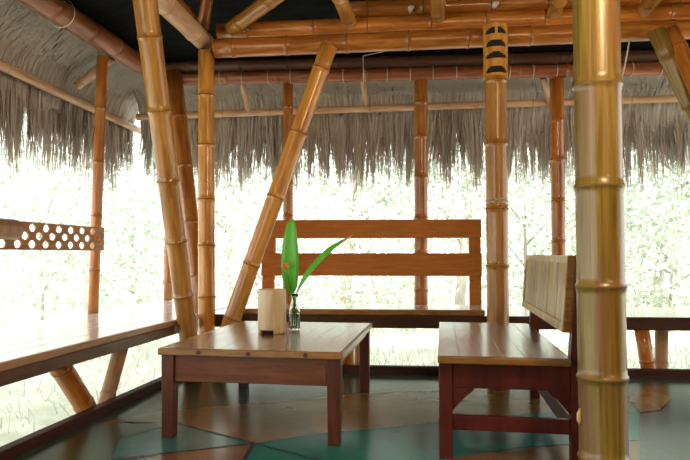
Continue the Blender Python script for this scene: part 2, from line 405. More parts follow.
bpole('slim bamboo post at the back of the left window bench, beside the lattice rail', 'post', 'bamboo_post', (p.x,p.y,.43), (-2.72,q.y,2.50), .041, .043, sp=.42, m='orange')
p = at(168, 306, x=-2.76)
sp_ = empty('bamboo_post', (p.x, p.y, .43), 'slim dark bamboo post in the far left corner', 'post')
pole('culm', (p.x,p.y,.43), (p.x,p.y,2.45), .046, m='orange', parent=sp_)
b = MB(); b.tube([(p.x+.03,p.y-.045,.99),(p.x+.045,p.y-.075,.99)], .022, 12); b.build('peg', 'slot', sp_)
def ring_tie(parent, c, ax, r, name='tie', w=.0035):
    b = MB(); a = ax.normalized(); u = a.cross(Vector((0,0,1)) if abs(a.z) < .9 else Vector((1,0,0))).normalized(); v = a.cross(u)
    pts = [c+(u*math.cos(t)+v*math.sin(t))*r for t in [2*math.pi*i/20 for i in range(20)]]
    vs = []
    for i, p in enumerate(pts):
        o = (p-c).normalized()
        vs += [p-a*w, p+o*w*1.2, p+a*w, p-o*w*.3]
    b.add(vs, [(i*4+j, i*4+(j+1)%4, ((i+1)%20)*4+(j+1)%4, ((i+1)%20)*4+j) for i in range(20) for j in range(4)], 0, True)
    b.build(name, 'rope', parent)
# post with the carved sleeve
base = at(498, 321, d=4.57); tp = at(498, 28, d=4.57)
root = empty('bamboo_post', (base.x,base.y,0), 'bamboo post with a slotted sleeve at its top, right of the slatted backrest', 'post')
pole('culm', (base.x,base.y,0), (base.x,base.y,tp.z-.01), .079, .077, parent=root, sp=.44, m='gold')
sl = MB(); seg = 56; z0 = at(498, 78, d=4.57).z; z1 = tp.z+.01; rows = 40
def slot(th, t):                       # four rows of arched openings facing the room
    a = (th+math.pi) % (2*math.pi)-math.pi
    for c in (.10, .36, .60, .84):
        h = .085*math.sqrt(max(0, 1-(a/1.05)**2))
        if abs(a) < .98 and abs(a) > (.12 if c > .8 else -1) and c-.045 < t < c-.045+h*1.5: return True
    return False
vs = []; q = []
for lay in (.088, .079):
    for j in range(rows+1):
        for i in range(seg):
            th = 2*math.pi*i/seg; vs.append((base.x+lay*math.sin(th), base.y-lay*math.cos(th), z0+(z1-z0)*j/rows))
A = seg*(rows+1)
op = {(i, j) for j in range(rows) for i in range(seg) if slot(2*math.pi*(i+.5)/seg, (j+.5)/rows)}
for j in range(rows):
    for i in range(seg):
        i2 = (i+1) % seg; a, b_, c, d_ = j*seg+i, j*seg+i2, (j+1)*seg+i2, (j+1)*seg+i
        if (i, j) in op:
            for (di, dj, e0, e1) in ((0,-1,a,b_),(1,0,b_,c),(0,1,c,d_),(-1,0,d_,a)):
                if ((i+di) % seg, j+dj) not in op: q.append((e0, e1, A+e1, A+e0))
            continue
        q.append((a, b_, c, d_)); q.append((A+a, A+d_, A+c, A+b_))
for j in (0, rows):
    for i in range(seg): i2 = (i+1) % seg; q.append((j*seg+i, j*seg+i2, A+j*seg+i2, A+j*seg+i))
sl.add(vs, q); sl.build('sleeve', 'gold', root)
for py in (201, 205): ring_tie(root, Vector((base.x,base.y,at(498,py,d=4.57).z)), Vector((.05,.1,1)), .081)
dk = MB(); dk.lathe([(.0795,z0+.02),(.0795,z1-.02)], (base.x,base.y,0), 40); dk.build('slot_shade', 'slot', root)  # near-black backing, shade inside the slots put into its colour
cap = MB(); cap.lathe([(.0,z1),(.088,z1),(.088,z1-.004),(0,z1-.004)], (base.x,base.y,0), 40); cap.build('sleeve_cap', 'gold', root)
# the big post in front
rr = ray(600.5, 254); kk = 2.36; PX = rr*kk
root = empty('bamboo_post', (PX.x,PX.y,0), 'thick olive yellow bamboo post closest to the camera, at right', 'post')
pole('culm', (PX.x,PX.y,0), (PX.x-.004,PX.y,3.3), .088, .084, parent=root, m='olive', nm='nodeolive', seg=40, ring=.008,
     nodes=[.138,.4376,.779,1.158,1.544,1.94,2.34,2.74])
b = MB(); b.tube([(PX.x-.088,PX.y-.02,.255),(PX.x-.092,PX.y-.022,.275),(PX.x-.092,PX.y-.022,.30),(PX.x-.086,PX.y-.02,.32)], [.002,.008,.008,.002], 10); b.build('knot', 'cut', root)

# beams along the back
ZB = lambda x: 2.548+.0165*x
bpole('long golden main beam, lowest of the stacked back beams', 'beam', 'bamboo_beam', bp(-1.76,4.76,ZB(-1.9)), bp(4.3,4.76,ZB(4.3)), .074, sp=.5, m='orange', seg=24)
bm2 = empty('bamboo_beam', bp(-1.78,4.88,2.685), 'middle beam of the stacked back beams, just above the main beam', 'beam')
pole('culm', bp(-1.78,4.88,2.695), bp(4.3,4.88,2.775), .068, parent=bm2, sp=.5, m='orange')
bm3 = empty('bamboo_beam', bp(-1.2,4.90,2.83), 'topmost beam of the stacked back beams with bolts showing below it', 'beam')
pole('culm', bp(-.78,4.90,2.845), bp(4.3,4.90,2.915), .070, parent=bm3, sp=.5, m='orange')
for px, py in ((413,9.5),(497,5.5)):
    p = at(px, py, d=4.82)
    b = MB(); b.tube([p+Vector((-.018,-.035,0)), p+Vector((-.018,.05,0))], .020, 14, 0); b.tube([p+Vector((0,-.05,0)), p+Vector((0,-.03,0))], .012, 10, 0); b.build('bolt', 'bolt', bm3)
e6 = empty('eave_beam', bp(-2.7,5.56,2.50), 'red brown split bamboo eave beam across the back, ringed with pale ties', 'beam')
pole('culm', bp(-2.6,5.56,2.508), bp(4.4,5.56,2.525), .057, parent=e6, m='red', sp=.43)
pole('upper_culm', bp(-2.6,5.56,2.618), bp(4.4,5.56,2.635), .055, parent=e6, m='dark', nm='dark', sp=.5)
x = -2.0
while x < 2.4:
    ring_tie(e6, bp(x,5.56,2.508+.0024*(x+2.6)), Vector((1,.085,0)), .060); x += random.uniform(.19, .25)
e5 = empty('eave_beam', (-2.66,1.0,2.61), 'thick red brown bamboo eave beam along the left side', 'beam')
pole('culm', (-2.66,.8,2.62), (-2.66,5.72,2.60), .098, .082, parent=e5, m='red', sp=.40, seg=24)
for y in (3.98,): ring_tie(e5, Vector((-2.66,y,2.607)), Vector((0,1,0)), .100, w=.004)
bpole('pale slender pole lying under the back thatch eave', 'pole', 'eave_pole', bp(-3.0,6.0,2.265), bp(4.4,6.03,2.39), .034, m='pale', nm='nodepale', sp=.5, bend=.02)
bpole('pale slender pole lying under the left thatch eave', 'pole', 'eave_pole', (-3.13,.8,2.40), (-3.13,6.10,2.19), .040, .034, m='pale', nm='nodepale', sp=.5, bend=.02)
for lab, a, c in (('short pale rafter under the back eave at the far left', at(241,80,d=5.64), at(248,110,d=5.98)),
                  ('short pale rafter under the back eave, between the slanting pole and the middle post', at(363,82,d=5.64), at(366,104,d=5.98)),
                  ('short pale rafter under the back eave beside the post behind the panel backed bench', at(543,82,d=5.64), at(551,106,d=5.98))):
    bpole(lab, 'rafter', 'eave_rafter', a+Vector((0,0,.04)), c, .028, m='pale', nm='nodepale', sp=.6, seg=14)
bpole('short pale rafter under the left eave, beside the slim post', 'rafter', 'eave_rafter', at(112,58,x=-2.77), at(77,86,x=-3.09), .036, m='pale', nm='nodepale', sp=.6, seg=14)
bpole('pinkish bamboo tie beam running from the corner post towards the viewer', 'beam', 'bamboo_beam', (-1.86,4.66,2.585), (-1.83,1.0,2.66), .074, m='pale', nm='nodepale', sp=.45)
bpole('bamboo pole above the tie beam, running into the left corner', 'beam', 'bamboo_beam', at(199,27,z=2.74), at(150,-26,z=2.78), .05, m='orange', sp=.4)
bpole('short bamboo strut above the corner post, between roof and beams', 'beam', 'bamboo_strut', at(203,28,d=4.76), at(209,-16,d=4.55), .048, m='orange', sp=.4)
bpole('bamboo roof pole slanting up to the right near the corner post', 'rafter', 'bamboo_rafter', at(231,29,d=4.70), at(300,-22,d=4.2), .056, .06, m='gold', sp=.35)
for lab, ex, ey in (('bamboo joist over the main beam, above the slanting pole', 347, 24),
                    ('bamboo joist over the main beam, left of the post with the slotted sleeve', 438, 18),
                    ('bamboo joist over the main beam, just left of the thick front post', 557, 14),
                    ('bamboo joist over the main beam, right of the thick front post', 650, 11)):
    p = at(ex, ey-8, d=4.68)
    bpole(lab, 'joist', 'bamboo_joist', bp(p.x,5.22,p.z+.0), (p.x-.0,1.6,p.z+.02), .054, .058, m='gold', sp=.38)
a = at(660, 40, d=4.62); c = at(690, 104, d=4.62); dr = (c-a).normalized()
bpole('olive bamboo brace slanting down to the right from the main beam', 'post', 'bamboo_brace', a-dr*((a.z-.03)/dr.z), a-dr*.08, .060, m='olive', nm='nodeolive', sp=.45)
a = at(673, 36, d=4.66); c = at(690, 72, d=4.5); dr = (c-a).normalized()
bpole('orange bamboo brace at the right edge, behind the olive brace', 'post', 'bamboo_brace', a-dr*((a.z-.03)/dr.z), a-dr*.05, .058, m='orange', sp=.45)
b = MB(); b.tube([at(430,44,d=4.99),at(395,49,d=5.1),at(363,56,d=5.3)], .003, 6); b.tube([at(363,56,d=5.3), at(363.5,84,d=5.47)], .003, 6)
tag(b.build('cord', 'rope', loc=at(363,56,d=5.3)), 'thin white cord strung below the main beam to the back eave beam', 'cord')
b = MB(); b.tube([at(630,38,d=4.66), at(626,60,d=4.66), at(621,84,d=4.66)], .006, 6)
tag(b.build('cord', 'rope', loc=at(630,38,d=4.66)), 'pale cord hanging from the main beam beside the thick front post', 'cord')

# ------------------------------------------------------------------ window benches
def planks(b, n, a0, a1, fn, gap=.004, mi=0):
    for i in range(n):
        s0 = a0+(a1-a0)*i/n+gap/2; s1 = a0+(a1-a0)*(i+1)/n-gap/2; b.hexa(fn(s0, s1), mi)
BY0, BY1 = .9, 5.95
root = empty('window_bench', (-2.3,BY0,0), 'long bench with a pale board top along the left side', 'bench')
b = MB()
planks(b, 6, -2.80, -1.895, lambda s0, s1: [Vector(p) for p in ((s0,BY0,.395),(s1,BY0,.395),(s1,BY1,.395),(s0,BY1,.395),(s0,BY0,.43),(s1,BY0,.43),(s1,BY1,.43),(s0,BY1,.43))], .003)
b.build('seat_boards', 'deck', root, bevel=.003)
b = MB(); b.box((-1.905,BY0,.392),(-1.872,4.56,.431)); b.build('front_lip', 'lip', root, bevel=.008)
b = MB(); b.box((-1.915,BY0,.325),(-1.885,4.56,.391)); b.build('front_board', 'boardedge', root, bevel=.005)
b = MB(); b.box((-2.79,BY0,.325),(-2.75,BY1,.394)); b.build('back_board', 'boardedge', root)
for y in (1.6, 2.6, 3.25, 4.2, 5.3):
    b = MB(); b.box((-2.75,y-.03,.33),(-1.916,y+.03,.394)); b.build('joist', 'boardedge', root)
for y in (1.15, 3.25):
    c = at(97, 412, x=-1.985); c = Vector((-1.985, y if y < 2 else c.y, -.06))
    t0 = at(55, 372, x=-1.985); t1 = at(124, 352, x=-1.985); dy = c.y-at(97,412,x=-1.985).y
    pole('leg', c+Vector((0,-.03,0)), Vector((-1.985,t0.y+dy,.36)), .056, parent=root, m='orange', sp=.3)
    pole('leg', c+Vector((0,.05,0)), Vector((-1.99,t1.y+dy,.36)), .045, parent=root, m='pale', nm='nodepale', sp=.3)
root = empty('window_bench', bp(.5,5.1,0), 'long low platform bench with pale top across the back', 'bench')
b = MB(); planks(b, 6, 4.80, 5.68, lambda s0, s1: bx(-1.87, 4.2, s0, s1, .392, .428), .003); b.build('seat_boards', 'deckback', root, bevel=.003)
b = MB(); b.hexa(bx(-1.87, 4.2, 4.765, 4.80, .335, .43)); b.build('front_board', 'darkboard', root, bevel=.005)
b = MB(); b.hexa(bx(-1.87, 4.2, 5.63, 5.67, .325, .391)); b.build('back_board', 'darkboard', root)
for x in (-1.5, -.6, .9, 1.9, 3.2):
    b = MB(); b.hexa(bx(x-.03, x+.03, 4.80, 5.63, .33, .391)); b.build('joist', 'darkboard', root)
for (bxp, lx, rx) in ((655, 641, 662), (351, 347, 361)):
    c = at(bxp, 376, d=4.84); a1_ = at(lx, 333, d=4.82); a2_ = at(rx, 333, d=5.05)
    pole('leg', (c.x-.03,c.y,-.08), (a1_.x,a1_.y,.37), .052, parent=root, m='orange', sp=.3)
    pole('leg', (c.x+.06,c.y+.06,-.08), (a2_.x,a2_.y,.37), .048, parent=root, m='pale', nm='nodepale', sp=.3)

# back bench seat and slatted backrest standing on the platform
xl, xr = at(240, 315, d=4.79).x, at(485, 315, d=4.79).x
root = empty('slat_back_bench', bp((xl+xr)/2,5.0,.43), 'wide wooden bench seat with a two rail backrest on the back platform', 'bench')
b = MB(); b.hexa(bx(xl, xr, 4.775, 4.83, .431, .474)); b.build('front_slat', 'edge', root, bevel=.008)
b = MB(); planks(b, 4, 4.832, 5.31, lambda s0, s1: bx(xl, xr, s0, s1, .440, .472), .004); b.build('seat', 'deckback', root, bevel=.004)
b = MB(); b.hexa(bx(xl+.02, xr-.02, 4.86, 5.29, .4305, .440)); b.build('seat_batten', 'darkboard', root)
lean = .10
def rb(x0, x1, z0, z1, t=.032, o=0):
    q = lambda z: 5.30+lean*(z-.47)+o
    return [bp(x0,q(z0),z0),bp(x1,q(z0),z0),bp(x1,q(z0)+t,z0),bp(x0,q(z0)+t,z0),bp(x0,q(z1),z1),bp(x1,q(z1),z1),bp(x1,q(z1)+t,z1),bp(x0,q(z1)+t,z1)]
rl, rr_ = at(261, 265, d=5.33).x, at(482, 265, d=5.33).x
for z0, z1 in ((1.035, 1.195), (.712, .905)):
    b = MB(); b.hexa(rb(rl, rr_, z0, z1)); b.build('back_rail', 'railwood', root, bevel=.005)
for x0 in (rl+.005, rr_-.105):
    b = MB(); b.hexa(rb(x0, x0+.10, .432, 1.185, .04, .034)); b.build('back_post', 'railwood', root, bevel=.004)

# lattice back rail of the left bench
LX = -2.66; y1 = at(106.5, 240, x=LX+.03).y; zt, zb_ = 1.108, .925; y0 = 2.6
root = empty('lattice_rail', (LX,y1,zb_), 'wooden rail pierced by honeycomb holes on the left bench', 'bench back')
lt = MB(); cw = .142; rows = 3; mar = .010; ch = (zt-zb_-2*mar)/rows; th = .010
def face_cell(yc, zc, hole):
    h2, w2 = ch/2, cw/2; nseg = 16
    if not hole:
        lt.box((LX,yc-w2,zc-h2),(LX+th,yc+w2,zc+h2)); return
    out = []; inn = []
    for i in range(nseg):
        a = 2*math.pi*i/nseg+math.pi/nseg*0; c_, s_ = math.cos(a), math.sin(a)
        m_ = max(abs(c_), abs(s_)); out.append((yc+w2*c_/m_, zc+h2*s_/m_)); inn.append((yc+w2*.52*c_, zc+h2*1.0*s_*.98))
    vs = []
    for xx in (LX+th, LX): vs += [(xx,y,z) for y, z in out]+[(xx,y,z) for y, z in inn]
    q = []
    for i in range(nseg):
        j = (i+1) % nseg
        q += [(i,j,nseg+j,nseg+i), (2*nseg+i,3*nseg+i,3*nseg+j,2*nseg+j), (nseg+i,nseg+j,3*nseg+j,3*nseg+i)]
    lt.add(vs, q)
ncol = int((y1-y0)/cw)
for rI in range(rows):
    zc = zb_+mar+ch*(rI+.5)
    for c_ in range(ncol):
        yc = y1-.018-cw*(c_+.5)-(cw/2 if rI != 1 else 0)
        face_cell(yc, zc, True)
    if rI != 1: lt.box((LX,y1-.018-cw/2,zc-ch/2),(LX+th,y1-.018,zc+ch/2))
lt.box((LX,y0,zb_),(LX+th,y1,zb_+mar)); lt.box((LX,y0,zt-mar),(LX+th,y1,zt)); lt.box((LX,y1-.018,zb_+mar),(LX+th,y1,zt-mar))
lt.build('pierced_board', 'lattice', root)
pa = at(15, 228, x=-2.56)
bpole('horizontal bamboo pole ending in front of the honeycomb rail at the left edge', 'pole', 'bamboo_rail', (-2.56,pa.y,pa.z-.01), (-2.56,1.4,pa.z-.01), .062, m='lattice', sp=.5)

# ------------------------------------------------------------------ low table
TX0, TX1, TY0, TY1, TZ = -1.378, -.462, 2.872, 4.13, .44
root = empty('coffee_table', ((TX0+TX1)/2,(TY0+TY1)/2,0), 'low square legged wooden table with a glossy board top', 'table')
M['tabletop'] = grain('glossy_table_top', (.17,.085,.04), (.36,.22,.12), (.26,.14,.07), scale=(6,1.6,1), rough=.22, coat=.6, bump=.45, rand=0)
b = MB(); planks(b, 9, TX0+.012, TX1-.012, lambda s0, s1: [Vector(p) for p in ((s0,TY0+.012,TZ-.022),(s1,TY0+.012,TZ-.022),(s1,TY1-.012,TZ-.022),(s0,TY1-.012,TZ-.022),(s0,TY0+.012,TZ),(s1,TY0+.012,TZ),(s1,TY1-.012,TZ),(s0,TY1-.012,TZ))], .0008)
b.build('tabletop', 'tabletop', root, bevel=.0012)
for nm_, a_, c_ in (('edge_strip', (TX0,TY0,TZ-.034), (TX1,TY0+.011,TZ-.001)), ('edge_strip', (TX0,TY1-.011,TZ-.034), (TX1,TY1,TZ-.001)),
                    ('edge_strip', (TX0,TY0+.0115,TZ-.034), (TX0+.011,TY1-.0115,TZ-.001)), ('edge_strip', (TX1-.011,TY0+.0115,TZ-.034), (TX1,TY1-.0115,TZ-.001))):
    b = MB(); b.box(a_, c_); b.build(nm_, 'edge', root, bevel=.004)
for x in (TX0+.21, TX0+.46, TX0+.74):
    b = MB(); b.tube([(x,TY0-.004,TZ-.017),(x,TY0+.006,TZ-.017)], .011, 12); b.build('plug', 'legwood', root)
LW = .066
for x in (TX0+.012, TX1-.012-LW):
    for y in (TY0+.016, TY1-.016-LW):
        b = MB(); sx, sy = x+LW/2, y+LW/2; w0, w1 = LW/2*.88, LW/2
        b.hexa([(sx-w0,sy-w0,0),(sx+w0,sy-w0,0),(sx+w0,sy+w0,0),(sx-w0,sy+w0,0),(sx-w1,sy-w1,.417),(sx+w1,sy-w1,.417),(sx+w1,sy+w1,.417),(sx-w1,sy+w1,.417)])
        b.build('leg', 'legwood', root, bevel=.004)
for y in (TY0+.03, TY1-.055):
    b = MB(); b.box((TX0+.012+LW,y,.275 if y < 3.5 else .34),(TX1-.012-LW,y+.025,.416)); b.build('apron', 'tablewood', root, bevel=.003)
for x in (TX0+.03, TX1-.055):
    b = MB(); b.box((x,TY0+.016+LW,.365),(x+.025,TY1-.016-LW,.416)); b.build('apron', 'tablewood', root, bevel=.003)

# bamboo cup
cc = at(272, 333, z=TZ); CUR, CUH = .082, at(272, 290, d=cc.y-.085*cc.x).z-TZ+.005
root = empty('bamboo_container', (cc.x,cc.y,TZ), 'pale bamboo cylinder container standing on the low table, left of the vase', 'container')
prof = [(CUR*.97,0),(CUR*.99,.012),(CUR,.024),(CUR*1.008,.05),(CUR,.062),(CUR,CUH*.5),(CUR*.985,CUH-.006),(CUR*.96,CUH),(CUR*.86,CUH),(CUR*.85,CUH-.006),(CUR*.85,.06),(CUR*.84,.05),(CUR*.84,.024),(CUR*.84,.012),(CUR*.86,0)]
b = MB(); b.lathe(prof, (cc.x,cc.y,TZ+.0005), 48, close=True)
keep = []
for i, fc_ in enumerate(b.f):                         # an arched opening in the foot, front left
    c_ = sum((b.v[j] for j in fc_), Vector())/len(fc_)-Vector((cc.x,cc.y,TZ)); th = math.atan2(c_.x, -c_.y)
    if not (c_.z < .02 and -.62 < th+.05 < .42): keep.append(i)
b.f = [b.f[i] for i in keep]; b.m = [b.m[i] for i in keep]; b.sm = [b.sm[i] for i in keep]
b.build('body', 'cup', root)
b = MB(); b.lathe([(0,.001),(CUR*.82,.001),(CUR*.82,.045),(0,.05)], (cc.x,cc.y,TZ), 40); b.build('foot_shade', 'slot', root)  # near-black drum, shade in the foot opening put into its colour
# glass vase with leaves
vc = at(294.5, 330, z=TZ); D = vc.y-.085*vc.x
vh = at(294, 294, d=D).z-TZ
root = empty('vase', (vc.x,vc.y,TZ), 'small clear glass bottle vase holding green leaves on the low table', 'vase')
b = MB(); prof = [(0,.001),(.030,.001),(.034,.006),(.034,vh*.5),(.030,vh*.62),(.020,vh*.78),(.018,vh*.9),(.023,vh),(.020,vh),(.0155,vh*.9),(.0175,vh*.78),(.027,vh*.61),(.0305,vh*.5),(.0305,.012),(0,.010)]
b.lathe(prof, (vc.x,vc.y,TZ), 32); b.build('glass', 'glass', root)
b = MB(); b.lathe([(0,.0125),(.0300,.0125),(.0300,vh*.45),(0,vh*.45)], (vc.x,vc.y,TZ), 32); b.build('water', 'water', root)
def leaf(pts, wid, name, mats, parent, roll=0.0, cup=.25, tip=None):
    """pts: midrib points; wid: half widths"""
    b = MB(); n = len(pts); vs = []
    toward = Vector((.15,-1,.15)).normalized()
    for i, p in enumerate(pts):
        t = (pts[min(i+1,n-1)]-pts[max(i-1,0)]).normalized()
        s = t.cross(toward).normalized(); nn = s.cross(t)
        s = (s*math.cos(roll)+nn*math.sin(roll)); nn = s.cross(t)
        w = wid[i]
        vs += [p-s*w-nn*w*cup*-1, p-s*w*.5-nn*w*cup*-.35, p, p+s*w*.5-nn*w*cup*-.35, p+s*w-nn*w*cup*-1]
    b.add(vs, [(i*5+j, i*5+j+1, (i+1)*5+j+1, (i+1)*5+j) for i in range(n-1) for j in range(4)], 0, True)
    if tip: b.m = [1 if i//4 >= tip else 0 for i in range(len(b.f))]
    o = b.build(name, mats, parent); m = o.modifiers.new('thick', 'SOLIDIFY'); m.thickness = .0015
    return o
def curve(pl, n):
    out = []
    for i in range(n):
        t = i/(n-1)*(len(pl)-1); kq = min(int(t), len(pl)-2); u = t-kq
        a = pl[max(kq-1,0)]; b_ = pl[kq]; c = pl[kq+1]; e = pl[min(kq+2,len(pl)-1)]
        out.append(.5*((2*b_)+(c-a)*u+(2*a-5*b_+4*c-e)*u*u+(3*b_-a-3*c+e)*u**3))
    return out
L1 = curve([at(291,293,d=D), at(290.5,270,d=D-.02), at(290.5,245,d=D-.03), at(291.5,219,d=D-.01)], 15)
leaf(L1, [.012+.042*math.sin(math.pi*min(1, (i/14)**.8))**.75 if i < 14 else .002 for i in range(15)], 'leaf', 'leaf', root, .12)
L2 = curve([at(297,292,d=D), at(308,274,d=D-.03), at(326,254,d=D-.04), at(340,243,d=D-.03), at(353,235,d=D)], 16)
leaf(L2, [.006,.009,.014,.022,.028,.027,.027,.026,.024,.021,.018,.014,.010,.007,.005,.001], 'leaf', ['leaf','leaftip'], root, .75, .3, 12)
L3 = curve([at(291,294,d=D-.02), at(287,284,d=D-.04), at(283.5,272,d=D-.05)], 9)
leaf(L3, [.006,.014,.020,.022,.020,.016,.011,.006,.001], 'leaf', 'leaf', root, -.3)
b = MB()
for px, e in ((291, 0), (294, 1), (297, 2)):
    a = at(px, 292, d=D); b.tube([Vector((vc.x+(e-1)*.012,vc.y,TZ+.02)), Vector((vc.x+(e-1)*.006,vc.y,TZ+vh*.8)), a], .0035, 6)
b.tube([at(291,290,d=D-.03), at(288,276,d=D-.06), at(286,268,d=D-.07)], .0025, 6); b.build('stem', 'leaf', root)
fc = at(286, 266, d=D-.075); b = MB()
for i in range(7):
    a = i*.9; dv = Vector((math.cos(a), -.35, math.sin(a))).normalized(); s_ = dv.cross(Vector((0,1,0))).normalized()*.007
    b.add([fc, fc+dv*.012+s_, fc+dv*(.024+.006*(i % 2)), fc+dv*.012-s_], [(0,1,2,3)])
o = b.build('flower', 'flower', root); o.modifiers.new('thick', 'SOLIDIFY').thickness = .002

# ------------------------------------------------------------------ bench with the bamboo panel back
SX0, SX1, SY0, SY1, SZ = -.022, .535, 2.745, 4.12, .455
root = empty('panel_back_bench', ((SX0+SX1)/2,(SY0+SY1)/2,0), 'dark red wooden bench with a bamboo panel back and glossy plank seat', 'bench')
M['seattop'] = grain('glossy_seat_top', (.13,.055,.03), (.27,.14,.085), (.19,.085,.05), scale=(6,1.6,1), rough=.22, coat=.6, bump=.45, rand=0)
b = MB(); planks(b, 6, SX0, SX1, lambda s0, s1: [Vector(p) for p in ((s0,SY0+.02,SZ-.03),(s1,SY0+.02,SZ-.03),(s1,SY1,SZ-.03),(s0,SY1,SZ-.03),(s0,SY0+.02,SZ),(s1,SY0+.02,SZ),(s1,SY1,SZ),(s0,SY1,SZ))], .0008)
b.build('seat', 'seattop', root, bevel=.0012)
b = MB(); b.box((SX0,SY0,SZ-.032),(SX1,SY0+.019,SZ-.001)); b.build('seat_edge', 'edge', root, bevel=.006)
lw = .06; zl = SZ-.0325
for y in (SY0+.045, SY1-.09):
    b = MB(); b.box((SX0+.004,y,0),(SX0+.004+lw,y+lw,zl)); b.build('leg', 'redwood', root, bevel=.004)
    b = MB(); w = .055; kx = SX1+.005                                   # rear leg runs up into the back post, leaning out above the seat
    pz = [(0,0),(.45,0),(.895,.035)]
    for (z0,o0),(z1,o1) in zip(pz, pz[1:]):
        b.hexa([(kx+o0,y,z0),(kx+o0+w,y,z0),(kx+o0+w,y+lw,z0),(kx+o0,y+lw,z0),(kx+o1,y,z1),(kx+o1+w,y,z1),(kx+o1+w,y+lw,z1),(kx+o1,y+lw,z1)])
    b.build('leg', 'redwood', root)
    b = MB(); b.box((SX0+.004+lw,y+.008,.31),(kx,y+.038,zl)); b.build('apron', 'redwood', root, bevel=.003)
    b = MB(); b.box((SX0+.004+lw,y+.012,.125),(kx,y+.044,.188)); b.build('stretcher', 'redwood', root, bevel=.003)
    for xa, sg in ((SX0+.004+lw, 1), (kx, -1)):                          # concave corner brackets
        b = MB(); pr = [(0,0),(.10,0)]+[(.10-.10*math.sin(t)*1.0+0, -.10+.10*math.cos(t)) for t in [i*math.pi/2/6 for i in range(1, 6)]]+[(0,-.10)]
        pr = [(0,0),(.095,0),(.085,-.014),(.055,-.038),(.022,-.075),(.0,-.10)]
        vs = [(xa+sg*px_, y+yy, .3098+pz_) for yy in (.010,.036) for px_, pz_ in pr]; n_ = len(pr)
        b.add(vs, [tuple(range(n_)), tuple(range(2*n_-1, n_-1, -1))]+[(i, (i+1) % n_, n_+(i+1) % n_, n_+i) for i in range(n_)]); b.build('bracket', 'redwood', root)
for x in (SX0+.03, SX1+.015):
    b = MB(); b.box((x,SY0+.045+lw,.31),(x+.03,SY1-.09,zl)); b.build('apron', 'redwood', root, bevel=.003)
b = MB(); b.box((SX1+.012,SY0+.045+lw,.10),(SX1+.046,SY1-.09,.185)); b.build('stretcher', 'redwood', root, bevel=.003)
# panel: built upright, then leaned with the posts
pz0, pz1, py0, py1 = .556, .893, SY0+.10, SY1+.10
def lx(x, z): return SX1-.028+.035*((z-.45)/.445)+x
def pb(b, x0, x1, ya, yb, za, zb2, mi=0):
    b.hexa([(lx(x0,za),ya,za),(lx(x1,za),ya,za),(lx(x1,za),yb,za),(lx(x0,za),yb,za),(lx(x0,zb2),ya,zb2),(lx(x1,zb2),ya,zb2),(lx(x1,zb2),yb,zb2),(lx(x0,zb2),yb,zb2)], mi)
fr = .035
b = MB(); pb(b, 0, .032, py0, py1, pz0, pz0+fr+.006); pb(b, 0, .032, py0, py1, pz1-fr, pz1); pb(b, 0, .032, py0, py0+fr, pz0+fr+.006, pz1-fr); pb(b, 0, .032, py1-fr, py1, pz0+fr+.006, pz1-fr)
b.build('back_frame', 'panel', root, bevel=.004)
for i in range(14):
    s0 = py0+fr+(py1-py0-2*fr)*i/14; s1 = py0+fr+(py1-py0-2*fr)*(i+1)/14; b = MB()
    xo = .006+.004*random.random()
    pts = [(s0,xo+.006),(s0+(s1-s0)*.25,xo),(s0+(s1-s0)*.75,xo),(s1,xo+.006)]
    vs = [(lx(o_,z), y, z) for z in (pz0+fr+.006, pz1-fr) for y, o_ in pts+[(s1,.028),(s0,.028)]]
    b.add(vs, [(j, (j+1) % 6, 6+(j+1) % 6, 6+j) for j in range(6)]+[(0,1,2,3,4,5),(11,10,9,8,7,6)]); b.build('back_slat', 'panel', root)
b = MB(); pb(b, .0, .06, py0-.014, py0-.001, pz0, pz1); b.build('end_board', 'edge', root, bevel=.003)

